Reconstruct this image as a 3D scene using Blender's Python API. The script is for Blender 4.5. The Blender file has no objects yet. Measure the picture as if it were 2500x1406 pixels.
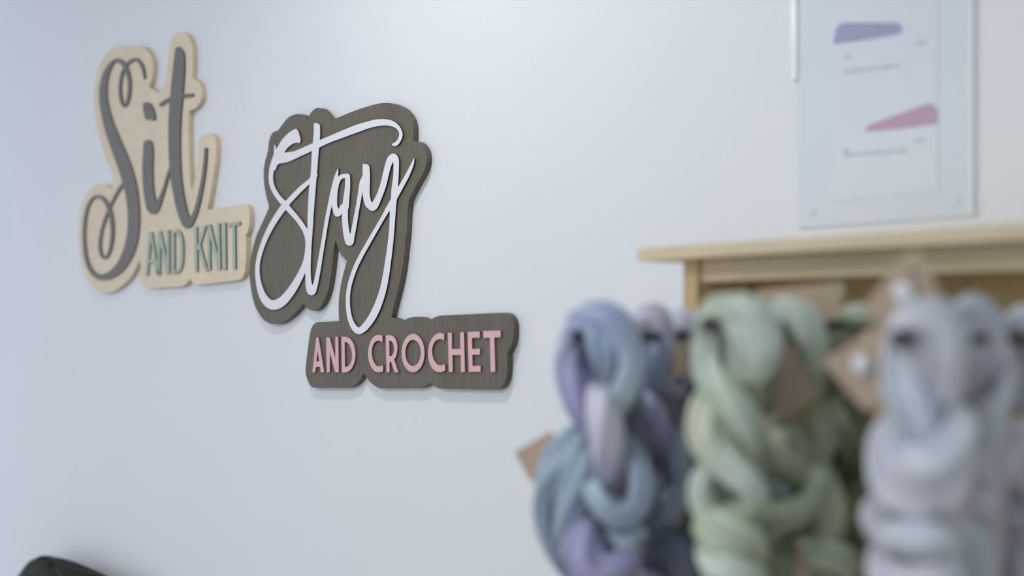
import bpy, math, random
import numpy as np
from mathutils import Vector

# ------------------------------------------------------------------ camera, world, lights
SC = bpy.context.scene
COL = SC.collection
FPX = 2500 * 50.0 / 36.0                 # focal length in pixels of the 2500 wide frame
ALPHA = math.atan(FPX / 2850.0)          # the wall runs away to the left
HZ = 815.0                               # horizon row
CDIST = 1.44                             # camera to wall, metres
EYE = 1.50
cam_d = bpy.data.cameras.new('camera'); cam = bpy.data.objects.new('camera', cam_d); COL.objects.link(cam)
cam.location = (0, -CDIST, EYE); cam.rotation_euler = (math.pi / 2, 0, ALPHA)
cam_d.lens = 50; cam_d.sensor_width = 36; cam_d.shift_y = (HZ - 703) / 2500
cam_d.clip_start = 0.02
cam_d.dof.use_dof = True; cam_d.dof.focus_distance = 2.54; cam_d.dof.aperture_fstop = 1.85
SC.camera = cam
SC.view_settings.view_transform = 'Standard'; SC.view_settings.look = 'None'
SC.view_settings.gamma = 1; SC.view_settings.use_curve_mapping = False
SC.view_settings.exposure = 0.0

w = bpy.data.worlds.new('daylight'); SC.world = w; w.use_nodes = True
w.node_tree.nodes['Background'].inputs[0].default_value = (0.80, 0.88, 1.0, 1)
w.node_tree.nodes['Background'].inputs[1].default_value = 0.83

FWD = Vector((-math.sin(ALPHA), math.cos(ALPHA), 0)); RGT = Vector((math.cos(ALPHA), math.sin(ALPHA), 0))
CAM = Vector((0, -CDIST, EYE))
def W(px, py, D=0.0):
    """point at distance D in front of the sign wall that the photograph shows at (px, py)"""
    d = FWD + RGT * ((px - 1250) / FPX) + Vector((0, 0, 1)) * ((HZ - py) / FPX)
    return CAM + d * ((CDIST - D) / d.y)
def MPP(px, D=0.0):                       # metres per pixel there
    return (CDIST - D) / (math.cos(ALPHA) + math.sin(ALPHA) * (px - 1250) / FPX) / FPX

LAMP_X = W(1190, 300).x
def area(name, loc, size, power, col, rot=(0, 0, 0), parent=None, sy=None):
    l = bpy.data.lights.new(name, 'AREA'); l.energy = power; l.color = col
    l.shape = 'RECTANGLE' if sy else 'DISK'; l.size = size
    if sy: l.size_y = sy
    o = bpy.data.objects.new(name, l); COL.objects.link(o); o.location = loc; o.rotation_euler = rot; o.parent = parent
    return o
CEIL = 2.72

# ------------------------------------------------------------------ helpers
def lin(c):
    c = c / 255.0
    return c / 12.92 if c <= 0.04045 else ((c + 0.055) / 1.055) ** 2.4
def rgb(r, g, b, k=1.0): return (min(1, lin(r) * k), min(1, lin(g) * k), min(1, lin(b) * k), 1)

class Mat:
    def __init__(s, name):
        s.m = bpy.data.materials.new(name); s.m.use_nodes = True; s.t = s.m.node_tree; s.b = s.t.nodes['Principled BSDF']
    def n(s, typ, **kw):
        x = s.t.nodes.new(typ)
        for k, v in kw.items(): setattr(x, k, v)
        return x
    def l(s, a, b): s.t.links.new(a, b)
    def ramp(s, stops):
        r = s.n('ShaderNodeValToRGB'); e = r.color_ramp.elements
        while len(e) < len(stops): e.new(0.5)
        for q, (p, c) in zip(e, stops): q.position = p; q.color = c
        return r
    def noise(s, scale, vec=(1, 1, 1), detail=3, coord='Object', rough=0.55):
        tc = s.n('ShaderNodeTexCoord'); mp = s.n('ShaderNodeMapping'); mp.inputs['Scale'].default_value = vec
        s.l(tc.outputs[coord], mp.inputs[0]); nz = s.n('ShaderNodeTexNoise'); nz.inputs['Scale'].default_value = scale
        nz.inputs['Detail'].default_value = detail; nz.inputs['Roughness'].default_value = rough
        s.l(mp.outputs[0], nz.inputs['Vector']); return nz
    def bump(s, h, strength=0.3, dist=0.001):
        b = s.n('ShaderNodeBump'); b.inputs['Strength'].default_value = strength; b.inputs['Distance'].default_value = dist
        s.l(h, b.inputs['Height']); s.l(b.outputs[0], s.b.inputs['Normal'])

def plain(name, col, rough=0.6, var=0.06, scale=30, spec=0.5, bump=0.0, metal=0.0):
    M = Mat(name); nz = M.noise(scale)
    r = M.ramp([(0.3, tuple(c * (1 - var) for c in col[:3]) + (1,)), (0.7, tuple(min(1, c * (1 + var)) for c in col[:3]) + (1,))])
    M.l(nz.outputs['Fac'], r.inputs[0]); M.l(r.outputs[0], M.b.inputs['Base Color'])
    M.b.inputs['Roughness'].default_value = rough; M.b.inputs['Specular IOR Level'].default_value = spec
    M.b.inputs['Metallic'].default_value = metal
    if bump: M.bump(nz.outputs['Fac'], bump)
    return M.m

def grain_wood(name, c0, c1, vec, scale, rough=0.6, ply=None, mott=0.25):
    """wood with stretched grain; ply = (colours of the plywood layers seen on the cut edge)"""
    M = Mat(name); nz = M.noise(scale, vec, 6, rough=0.65)
    r = M.ramp([(0.34, c0), (0.66, c1)]); M.l(nz.outputs['Fac'], r.inputs[0])
    big = M.noise(9, (1, 1, 1), 3)
    mx = M.n('ShaderNodeMix', data_type='RGBA', blend_type='MULTIPLY'); mx.inputs[0].default_value = mott
    r2 = M.ramp([(0.35, (0.6, 0.6, 0.6, 1)), (0.65, (1.15, 1.15, 1.15, 1))]); M.l(big.outputs['Fac'], r2.inputs[0])
    M.l(r.outputs[0], mx.inputs[6]); M.l(r2.outputs[0], mx.inputs[7]); out = mx.outputs[2]
    if ply:
        tc = M.n('ShaderNodeTexCoord'); sp = M.n('ShaderNodeSeparateXYZ'); M.l(tc.outputs['Object'], sp.inputs[0])
        mr = M.n('ShaderNodeMapRange'); mr.inputs['From Min'].default_value = 0.0; mr.inputs['From Max'].default_value = -BT
        M.l(sp.outputs['Y'], mr.inputs['Value'])
        st = [(0.0, ply[0])]
        n = 7
        rr = M.n('ShaderNodeValToRGB'); rr.color_ramp.interpolation = 'CONSTANT'; e = rr.color_ramp.elements
        cols = [ply[i % 2] for i in range(n)]
        while len(e) < n: e.new(0.5)
        for i in range(n): e[i].position = i / n; e[i].color = cols[i]
        M.l(mr.outputs[0], rr.inputs[0])
        mm = M.n('ShaderNodeMix', data_type='RGBA', blend_type='MULTIPLY'); mm.inputs[0].default_value = 1
        M.l(out, mm.inputs[6]); M.l(rr.outputs[0], mm.inputs[7]); out = mm.outputs[2]
    M.l(out, M.b.inputs['Base Color']); M.b.inputs['Roughness'].default_value = rough
    M.bump(nz.outputs['Fac'], 0.15, 0.0006)
    return M.m

def empty(name, loc, label=None, cat=None, group=None):
    o = bpy.data.objects.new(name, None); COL.objects.link(o); o.location = loc; o.empty_display_size = 0.05
    if label: o['label'] = label
    if cat: o['category'] = cat
    if group: o['group'] = group
    return o
def root_loc(p):
    v = Vector((0, 0, 0))
    while p is not None: v += p.location; p = p.parent
    return v
def mesh_obj(name, verts, faces, mat, parent=None, smooth=False, label=None, cat=None, kind=None, loc=None):
    """verts are world coordinates"""
    base = root_loc(parent) if parent is not None else Vector(loc or (0, 0, 0))
    me = bpy.data.meshes.new(name)
    me.from_pydata([tuple(Vector(v) - base) for v in verts], [], faces); me.update()
    o = bpy.data.objects.new(name, me); COL.objects.link(o)
    if parent is not None: o.parent = parent
    else: o.location = base
    if mat: me.materials.append(mat)
    if smooth: me.polygons.foreach_set('use_smooth', [True] * len(me.polygons))
    if label: o['label'] = label
    if cat: o['category'] = cat
    if kind: o['kind'] = kind
    return o
def box_geo(x0, x1, y0, y1, z0, z1, b=0.0):
    if b <= 0:
        v = [(x, y, z) for x in (x0, x1) for y in (y0, y1) for z in (z0, z1)]
        f = [(0, 1, 3, 2), (4, 6, 7, 5), (0, 4, 5, 1), (2, 3, 7, 6), (0, 2, 6, 4), (1, 5, 7, 3)]
        return v, f
    import bmesh
    bm = bmesh.new(); bmesh.ops.create_cube(bm, size=1)
    for q in bm.verts: q.co = Vector(((x0 + x1) / 2 + q.co.x * (x1 - x0), (y0 + y1) / 2 + q.co.y * (y1 - y0), (z0 + z1) / 2 + q.co.z * (z1 - z0)))
    bmesh.ops.bevel(bm, geom=bm.edges[:], offset=b, segments=2, affect='EDGES', profile=0.5)
    bm.verts.index_update()
    v = [tuple(q.co) for q in bm.verts]; f = [tuple(q.index for q in p.verts) for p in bm.faces]; bm.free()
    return v, f
def box(name, x0, x1, y0, y1, z0, z1, mat, parent=None, b=0.0, **kw):
    v, f = box_geo(x0, x1, y0, y1, z0, z1, b)
    if parent is None and 'loc' not in kw: kw['loc'] = ((x0 + x1) / 2, (y0 + y1) / 2, z0)
    return mesh_obj(name, v, f, mat, parent, **kw)
def tube_geo(pts, rad, n=16, ridges=0, amp=0.0, twist=0.0, caps=True):
    pts = np.array(pts, float); N = len(pts); rad = np.array(rad, float) * np.ones(N)
    tan = np.gradient(pts, axis=0); tan /= np.linalg.norm(tan, axis=1)[:, None] + 1e-12
    ref = np.array([0, 1.0, 0]) if abs(tan[0][1]) < 0.9 else np.array([1.0, 0, 0])
    nrm = np.cross(tan[0], ref); nrm /= np.linalg.norm(nrm)
    L = np.concatenate([[0], np.cumsum(np.linalg.norm(np.diff(pts, axis=0), axis=1))])
    verts = []; ph = np.arange(n) * 2 * math.pi / n
    for i in range(N):
        if i:
            nrm = nrm - tan[i] * np.dot(nrm, tan[i]); nrm /= np.linalg.norm(nrm)
        bi = np.cross(tan[i], nrm)
        r = rad[i] * np.ones(n)
        if ridges: r = r * (1 - amp + amp * 2 * np.abs(np.cos(0.5 * ridges * (ph + twist * L[i]))) ** 0.7)
        for k in range(n): verts.append(pts[i] + r[k] * (math.cos(ph[k]) * nrm + math.sin(ph[k]) * bi))
    faces = [(i * n + k, i * n + (k + 1) % n, (i + 1) * n + (k + 1) % n, (i + 1) * n + k) for i in range(N - 1) for k in range(n)]
    if caps:
        faces.append(tuple(range(n - 1, -1, -1))); faces.append(tuple((N - 1) * n + k for k in range(n)))
    return verts, faces, L
def catmull(P, per=8, closed=False):
    P = np.array(P, float); n = len(P); out = []
    rng = range(n) if closed else range(n - 1)
    for i in rng:
        p0 = P[(i - 1) % n] if closed or i > 0 else 2 * P[0] - P[1]
        p1 = P[i]; p2 = P[(i + 1) % n]
        p3 = P[(i + 2) % n] if closed or i + 2 < n else 2 * P[-1] - P[-2]
        for k in range(per):
            t = k / per
            out.append(0.5 * ((2 * p1) + (-p0 + p2) * t + (2 * p0 - 5 * p1 + 4 * p2 - p3) * t * t + (-p0 + 3 * p1 - 3 * p2 + p3) * t ** 3))
    if not closed: out.append(P[-1])
    return np.array(out)
def smooth_poly(P, corner=40, per=6):
    """closed outline: sharp turns stay corners, the rest is rounded through the points"""
    P = np.array(P, float); n = len(P); cs = []
    for i in range(n):
        a = P[i] - P[i - 1]; b = P[(i + 1) % n] - P[i]
        ang = abs(math.degrees(math.atan2(a[0] * b[1] - a[1] * b[0], a @ b)))
        if ang > corner: cs.append(i)
    if not cs: return catmull(P, per, True)
    out = []
    for j, c in enumerate(cs):
        e = cs[(j + 1) % len(cs)]
        if e <= c: e += n
        run = [P[k % n] for k in range(c, e + 1)]
        out.extend(catmull(run, per)[:-1] if len(run) > 2 else [run[0]])
    return np.array(out)

def plate(name, loops, y_back, y_front, mat, parent, bev=0.0, **kw):
    """flat piece on the wall: loops of (X, Z) outlines (holes included), from y = -y_back to y = -y_front"""
    cu = bpy.data.curves.new('tmp', 'CURVE'); cu.dimensions = '2D'; cu.fill_mode = 'BOTH'
    h = (y_front - y_back) / 2
    cu.extrude = h - bev; cu.bevel_depth = bev; cu.offset = -bev; cu.bevel_resolution = 1
    for lp in loops:
        s = cu.splines.new('POLY'); s.points.add(len(lp) - 1); s.use_cyclic_u = True
        for q, p in zip(s.points, lp): q.co = (p[0], p[1], 0, 1)
    o = bpy.data.objects.new('tmp', cu); COL.objects.link(o)
    dg = bpy.context.evaluated_depsgraph_get()
    me = bpy.data.meshes.new_from_object(o.evaluated_get(dg))
    V = [(v.co.x, -(y_back + h) - v.co.z, v.co.y) for v in me.vertices]; F = [tuple(p.vertices) for p in me.polygons]
    bpy.data.objects.remove(o); bpy.data.curves.remove(cu); bpy.data.meshes.remove(me)
    side = kw.pop('side', None); ob = mesh_obj(name, V, F, mat, parent, **kw)
    if side:
        ob.data.materials.append(side)
        for p in ob.data.polygons:
            if abs(p.normal.y) < 0.5: p.material_index = 1
    return ob
def to_plane(loop, D): return [(W(x, y, D).x, W(x, y, D).z) for x, y in loop]

# --- lettering: strokes and shapes united on a fine raster, then outlined
def sdf_union(prims, x0, y0, x1, y1, st=0.5):
    xs = np.arange(x0, x1, st); ys = np.arange(y0, y1, st); G = np.full((len(ys), len(xs)), 9.0)
    def sub(ax, ay, bx, by, pad):
        i0 = max(0, int((min(ax, bx) - pad - x0) / st)); i1 = min(len(xs), int((max(ax, bx) + pad - x0) / st) + 2)
        j0 = max(0, int((min(ay, by) - pad - y0) / st)); j1 = min(len(ys), int((max(ay, by) + pad - y0) / st) + 2)
        return slice(j0, j1), slice(i0, i1)
    for kind, data in prims:
        if kind == 'stroke':
            P = catmull(data, 5)
            for a, b in zip(P[:-1], P[1:]):
                r = max(a[2], b[2]) / 2; s = sub(a[0], a[1], b[0], b[1], r + 3)
                X, Y = np.meshgrid(xs[s[1]], ys[s[0]]); d = b[:2] - a[:2]; L2 = d @ d + 1e-9
                t = np.clip(((X - a[0]) * d[0] + (Y - a[1]) * d[1]) / L2, 0, 1)
                D = np.hypot(X - a[0] - t * d[0], Y - a[1] - t * d[1]) - (a[2] + (b[2] - a[2]) * t) / 2
                G[s] = np.minimum(G[s], D)
        else:
            P = np.array(data); s = sub(P[:, 0].min(), P[:, 1].min(), P[:, 0].max(), P[:, 1].max(), 3)
            X, Y = np.meshgrid(xs[s[1]], ys[s[0]]); ins = np.zeros(X.shape, bool); D = np.full(X.shape, 9.0)
            for a, b in zip(P, np.roll(P, -1, 0)):
                d = b - a; t = np.clip(((X - a[0]) * d[0] + (Y - a[1]) * d[1]) / (d @ d + 1e-9), 0, 1)
                D = np.minimum(D, np.hypot(X - a[0] - t * d[0], Y - a[1] - t * d[1]))
                c = (a[1] > Y) != (b[1] > Y)
                with np.errstate(divide='ignore', invalid='ignore'):
                    ins ^= c & (X < (b[0] - a[0]) * (Y - a[1]) / (b[1] - a[1] + 1e-12) + a[0])
            G[s] = np.minimum(G[s], np.where(ins, -D, D))
    return xs, ys, G
def contours(xs, ys, G):
    st = xs[1] - xs[0]; G = np.where(np.abs(G) < 1e-6, 1e-6, G); ins = G < 0; nxt = {}
    code = ins[:-1, :-1] * 1 + ins[:-1, 1:] * 2 + ins[1:, 1:] * 4 + ins[1:, :-1] * 8
    def pt(e):
        k, j, i = e
        if k == 0: a, b = G[j, i], G[j, i + 1]; return (xs[i] + st * a / (a - b), ys[j])
        a, b = G[j, i], G[j + 1, i]; return (xs[i], ys[j] + st * a / (a - b))
    T = {1: [('l', 't')], 2: [('t', 'r')], 3: [('l', 'r')], 4: [('r', 'b')], 5: [('l', 't'), ('r', 'b')], 6: [('t', 'b')], 7: [('l', 'b')],
         8: [('b', 'l')], 9: [('b', 't')], 10: [('t', 'r'), ('b', 'l')], 11: [('b', 'r')], 12: [('r', 'l')], 13: [('r', 't')], 14: [('t', 'l')]}
    for j, i in zip(*np.nonzero((code > 0) & (code < 15))):
        E = {'t': (0, j, i), 'b': (0, j + 1, i), 'l': (1, j, i), 'r': (1, j, i + 1)}
        for a, b in T[int(code[j, i])]: nxt[E[a]] = E[b]
    loops = []
    while nxt:
        s = next(iter(nxt)); e = s; lp = []
        while e in nxt: lp.append(pt(e)); e = nxt.pop(e)
        if len(lp) > 12: loops.append(simplify(np.array(lp)))
    return loops
def simplify(P, tol=0.07):
    keep = np.zeros(len(P), bool); keep[0] = True; m = int(np.argmax(np.hypot(*(P - P[0]).T))); keep[m] = True
    Q = np.vstack([P, P[:1]]); stack = [(0, m), (m, len(P))]
    while stack:
        a, b = stack.pop()
        if b - a < 2: continue
        d = Q[b] - Q[a]; L = math.hypot(*d) + 1e-9
        ds = np.abs((Q[a + 1:b, 0] - Q[a, 0]) * d[1] - (Q[a + 1:b, 1] - Q[a, 1]) * d[0]) / L
        k = int(np.argmax(ds))
        if ds[k] > tol: keep[a + 1 + k] = True; stack += [(a, a + 1 + k), (a + 1 + k, b)]
    return P[keep]
class Crop:
    def __init__(s, ox, oy, k): s.o = (ox, oy); s.k = k
    def __call__(s, pts): return [(s.o[0] + p[0] / s.k, s.o[1] + p[1] / s.k) + tuple(q / s.k for q in p[2:]) for p in pts]
C1 = Crop(170, 60, 4.1354); C2 = Crop(170, 390, 4.1354); C3 = Crop(600, 230, 4.848); C4 = Crop(600, 500, 4.394); C5 = Crop(720, 740, 4.386)

BT = 0.0120      # plywood backing boards
LT = 0.0032      # letters glued on top

# ------------------------------------------------------------------ materials of the setting
M = Mat('wall_paint'); nz = M.noise(3, detail=4); r = M.ramp([(0.3, (0.79, 0.828, 0.872, 1)), (0.7, (0.81, 0.843, 0.882, 1))])
M.l(nz.outputs['Fac'], r.inputs[0]); M.l(r.outputs[0], M.b.inputs['Base Color']); M.b.inputs['Roughness'].default_value = 0.42
fine = M.noise(260, detail=2); M.bump(fine.outputs['Fac'], 0.04, 0.0006); m_wall = M.m
m_ceil = plain('ceiling_paint', (0.82, 0.84, 0.86), 0.8, 0.02, 4)
m_floor = grain_wood('floor_boards', rgb(150, 138, 122), rgb(176, 164, 148), (1.2, 14, 1), 6, 0.5)
m_base = plain('skirting_paint', (0.82, 0.84, 0.86), 0.4, 0.02, 8)

X0, X1, YF = -4.2, 2.6, -4.2
box('wall_back', X0, X1, 0, 0.12, 0, CEIL, m_wall, kind='structure', label='plain white painted wall behind the signs')
box('ceiling', X0, X1, YF, 0.12, CEIL, CEIL + 0.1, m_ceil, kind='structure', label='flat white ceiling')
fl = box('floor', X0, X1, YF, 0.12, -0.08, -0.012, m_floor, kind='structure', label='light wooden shop floor')
nb = 12
pl_v, pl_f = box_geo(-(X1 - X0) / 2, (X1 - X0) / 2, 0.001, (0.12 - YF) / nb - 0.002, -0.012, 0.0)
pm = bpy.data.meshes.new('floor_plank'); pm.from_pydata(pl_v, [], pl_f); pm.materials.append(m_floor)
for i in range(nb):
    o = bpy.data.objects.new('floor_plank', pm); COL.objects.link(o); o.parent = fl
    o.location = Vector(((X0 + X1) / 2, YF + i * (0.12 - YF) / nb, 0)) - fl.location
box('baseboard_back', X0, X1, -0.014, -0.0005, 0.0, 0.09, m_base, kind='structure', b=0.002, label='low white skirting board along the wall')

# round ceiling lamps: one washes the wall, two in the room are added fill
m_rim = plain('lamp_rim', (0.8, 0.8, 0.8), 0.4, 0.02)
M = Mat('lamp_diffuser'); M.b.inputs['Emission Color'].default_value = (1.0, 0.96, 0.9, 1); M.b.inputs['Emission Strength'].default_value = 3; m_diff = M.m
def ceiling_lamp(x, y, power, label, size=0.17):
    e = empty('ceiling_lamp', (x, y, CEIL - 0.03), label, 'lamp', 'round ceiling lamps')
    a = np.arange(32) * 2 * math.pi / 32; R = size / 2
    V = []; prof = [(R, -0.0), (R + 0.015, -0.002), (R + 0.02, 0.006), (R + 0.02, 0.0295), (R, 0.0295)]
    for q, z in prof: V += [(x + q * math.cos(t), y + q * math.sin(t), CEIL - 0.03 + z) for t in a]
    n = len(prof); F = [(i * 32 + k, i * 32 + (k + 1) % 32, ((i + 1) % n) * 32 + (k + 1) % 32, ((i + 1) % n) * 32 + k) for i in range(n) for k in range(32)]
    mesh_obj('lamp_rim', V, F, m_rim, e, True)
    V = [(x + R * math.cos(t), y + R * math.sin(t), CEIL - 0.02) for t in a]; mesh_obj('lamp_diffuser', V, [tuple(range(31, -1, -1))], m_diff, e)
    area('lamp_light', (0, 0, -0.004), size, power, (1.0, 0.98, 0.955), parent=e)
ceiling_lamp(LAMP_X, -0.68, 7.3, 'round ceiling lamp close to the wall above the dark sign')
ceiling_lamp(LAMP_X + 0.4, -2.6, 23, 'added round ceiling lamp out in the room behind the camera, for fill light')  # unseen lamp, added to fill the wall with more even light
ceiling_lamp(LAMP_X - 1.7, -2.6, 12, 'added round ceiling lamp out in the room towards the far end, for fill light')  # second unseen lamp, added as room fill

# ------------------------------------------------------------------ sign "Sit and knit"
m_birch = grain_wood('birch_plywood', rgb(226, 209, 182, 1.0), rgb(235, 220, 196, 1.0), (1.2, 1, 12), 14, 0.55, ply=((1, 1, 1, 1), (0.62, 0.56, 0.44, 1)), mott=0.12)
m_char = plain('laser_cut_edge', rgb(52, 50, 42), 0.8, 0.1, 60)
m_char_pink = plain('laser_cut_edge_pink', rgb(120, 78, 76), 0.8, 0.1, 60)
m_grey = plain('grey_letter_paint', rgb(108, 105, 101), 0.42, 0.03, 40)
m_sage = plain('sage_letter_paint', rgb(168, 186, 170), 0.5, 0.08, 60)
sit = empty('wall_sign', (W(400, 700).x, 0.0, W(400, 700).z), 'pale birch plywood sign reading Sit and knit in grey and sage letters', 'sign', 'wooden word signs on the wall')
back = C1([(440, 235), (500, 227), (560, 238), (590, 241), (640, 224), (715, 222), (770, 250), (815, 312), (838, 400), (835, 500), (820, 570), (800, 632),
           (845, 658), (885, 690), (945, 640), (972, 540), (985, 430), (998, 290), (1013, 195), (1040, 122), (1080, 90), (1130, 82), (1178, 102), (1213, 152), (1233, 222), (1240, 330), (1238, 450), (1235, 548),
           (1262, 553), (1292, 575), (1320, 625), (1330, 690), (1325, 755), (1300, 808), (1260, 848), (1205, 872), (1200, 950), (1198, 1100), (1200, 1250), (1204, 1390)])
back += C2([(1210, 110), (1214, 210), (1229, 320), (1262, 200), (1286, 60), (1297, -60), (1300, -150), (1312, -205), (1347, -250), (1400, -267), (1440, -252), (1468, -205), (1475, -115), (1468, 20), (1450, 150), (1430, 280), (1404, 430), (1388, 498),
            (1440, 499), (1560, 478), (1700, 456), (1765, 453), (1798, 470), (1812, 512), (1815, 600), (1808, 680), (1793, 735), (1773, 766), (1779, 800), (1780, 900), (1776, 1040), (1768, 1130), (1748, 1185), (1700, 1214),
            (1620, 1226), (1600, 1232), (1590, 1229), (1480, 1243), (1455, 1246), (1330, 1258), (1270, 1256), (1232, 1236), (1212, 1195), (1195, 1232), (1160, 1264), (1118, 1278), (960, 1288), (830, 1296), (782, 1290), (742, 1265), (718, 1215), (708, 1155), (714, 1080), (704, 1005),
            (675, 1082), (635, 1155), (580, 1225), (500, 1294), (425, 1333), (352, 1345), (290, 1330), (228, 1280), (170, 1190), (130, 1085), (105, 950), (91, 800), (93, 650), (112, 500), (146, 390), (192, 310), (250, 264), (310, 249), (370, 258), (418, 290), (450, 240), (438, 170), (408, 60)])
back += C1([(375, 1390), (338, 1270), (298, 1110), (264, 970), (245, 820), (248, 680), (266, 540), (300, 420), (345, 332), (390, 272)])
plate('backing_board', [to_plane(smooth_poly(back, 34), BT)], 0.0006, BT, m_birch, sit, 0.0006)
def letters(name, prims, mat, parent, bb, D=BT + LT, **kw):
    lp = contours(*sdf_union(prims, *bb))
    return plate(name, [to_plane(l, D) for l in lp], BT + 0.00005, D, mat, parent, side=m_char, **kw)
S_path = C1([(752, 538, 22), (746, 490, 24), (731, 430, 26), (706, 382, 27), (672, 354, 28), (638, 355, 30), (598, 378, 30), (562, 418, 28), (534, 472, 26), (514, 545, 26), (504, 640, 27), (509, 720, 28), (524, 790, 28), (548, 824, 22), (576, 790, 28), (596, 700, 32), (601, 600, 32), (591, 520, 34), (570, 450, 34), (540, 400, 36), (502, 368, 36), (468, 360, 32), (430, 382, 36), (396, 430, 48), (366, 492, 60), (347, 560, 68), (336, 640, 74), (335, 720, 78), (346, 820, 84), (372, 940, 94), (408, 1060, 106), (452, 1180, 116), (496, 1290, 124)])
S_path += C2([(535, 25, 130), (577, 150, 130), (610, 270, 128), (632, 400, 122), (643, 530, 120), (643, 650, 118), (634, 760, 118), (613, 860, 116), (578, 960, 110), (530, 1050, 100), (470, 1120, 88), (405, 1165, 74), (340, 1185, 58), (280, 1178, 48), (230, 1142, 42), (190, 1080, 36), (162, 990, 32), (147, 880, 30), (142, 760, 28), (148, 640, 28), (165, 530, 28), (195, 440, 28), (235, 387, 26), (280, 369, 24), (325, 387, 28), (365, 432, 32), (393, 492, 36), (413, 560, 38), (425, 650, 36), (428, 740, 34), (420, 830, 32), (402, 915, 28), (378, 972, 26), (350, 992, 22), (322, 970, 26), (304, 910, 28), (303, 830, 28), (315, 740, 26), (335, 660, 26), (362, 580, 26), (400, 487, 26), (432, 418, 26), (474, 338, 28), (522, 264, 30), (552, 228, 30)])
letters('script_letter', [('stroke', S_path)], m_grey, sit, (190, 130, 360, 700))
dot = C1([(740, 805), (755, 788), (790, 787), (820, 813), (845, 860), (860, 915), (863, 962), (835, 966), (800, 955), (768, 960), (753, 915), (741, 855)])
letters('letter_dot', [('poly', smooth_poly(dot, 60))], m_grey, sit, (340, 240, 390, 300))
i_path = C1([(786, 1206, 84), (790, 1260, 98), (788, 1350, 104)]) + C2([(784, 60, 106), (785, 150, 106), (789, 240, 104), (796, 320, 104), (808, 400, 104), (836, 492, 104), (878, 466, 66), (908, 410, 42), (940, 320, 30), (966, 240, 28), (988, 160, 28), (1012, 90, 26)])
t_path = C1([(1092, 254, 58), (1104, 300, 92), (1102, 390, 112), (1095, 500, 120), (1085, 620, 124), (1075, 750, 124), (1065, 850, 124), (1059, 950, 122), (1055, 1050, 120), (1055, 1200, 116), (1057, 1320, 116)]) + C2([(1060, 20, 114), (1065, 110, 112), (1075, 210, 108), (1090, 310, 104), (1110, 420, 100), (1135, 520, 98), (1160, 595, 94), (1188, 643, 92), (1228, 608, 60), (1264, 540, 44), (1298, 420, 40), (1324, 300, 36), (1345, 180, 34), (1360, 60, 32), (1367, -20, 30), (1371, -108, 28)])
bar = C1([(915, 808, 30), (950, 784, 34), (1000, 758, 36), (1060, 736, 36), (1130, 722, 36), (1190, 716, 34), (1234, 712, 30)])
letters('script_letter', [('stroke', i_path), ('stroke', t_path), ('stroke', bar)], m_grey, sit, (330, 100, 520, 570))
def seg(x0, y0, x1, y1, wd=30):
    # stem or diagonal, cut level at both ends
    return [(x0 - wd / 2, y0), (x0 + wd / 2, y0), (x1 + wd / 2, y1), (x1 - wd / 2, y1)]
knit = {'A': [seg(776, 1168, 813, 732, 26), seg(886, 1158, 819, 732, 26), [(795, 1012), (866, 1004), (868, 1036), (793, 1044)]],
        'N': [seg(897, 1162, 901, 722, 30), seg(905, 722, 990, 1150, 34), seg(993, 1150, 991, 708, 30)],
        'D': [[(1028, 716), (1062, 708), (1098, 712), (1124, 735), (1140, 790), (1147, 880), (1147, 980), (1140, 1070), (1122, 1120), (1095, 1143), (1060, 1150), (1030, 1152), (1030, 1118), (1070, 1115), (1095, 1098), (1110, 1060), (1116, 980), (1116, 880), (1110, 800), (1096, 755), (1070, 742), (1060, 744), (1062, 1118), (1030, 1152)]],
        'K': [seg(1277, 1128, 1271, 678, 30), seg(1292, 910, 1366, 662, 30), seg(1306, 860, 1376, 1118, 30)],
        'N2': [seg(1407, 1114, 1402, 656, 30), seg(1407, 656, 1508, 1106, 34), seg(1510, 1108, 1500, 642, 30)],
        'I': [seg(1566, 1112, 1561, 634, 30)],
        'T': [[(1600, 642), (1716, 626), (1718, 658), (1602, 674)], seg(1662, 1102, 1655, 645, 30)]}
for k, parts in knit.items():
    prims = []
    for p in parts:
        q = C2(p); prims.append(('poly', q))
    if k == 'D':
        prims = [('poly', C2(seg(1045, 1150, 1045, 716, 30))), ('stroke', C2([(1045, 730, 28), (1080, 726, 28), (1110, 748, 30), (1126, 800, 32), (1132, 880, 32), (1132, 980, 32), (1125, 1060, 32), (1108, 1110, 30), (1080, 1132, 28), (1045, 1136, 28)]))]
    xs = [p[0] for _, d in prims for p in d]; ys = [p[1] for _, d in prims for p in d]
    letters('block_letter', prims, m_sage, sit, (min(xs) - 8, min(ys) - 8, max(xs) + 8, max(ys) + 8))

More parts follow.
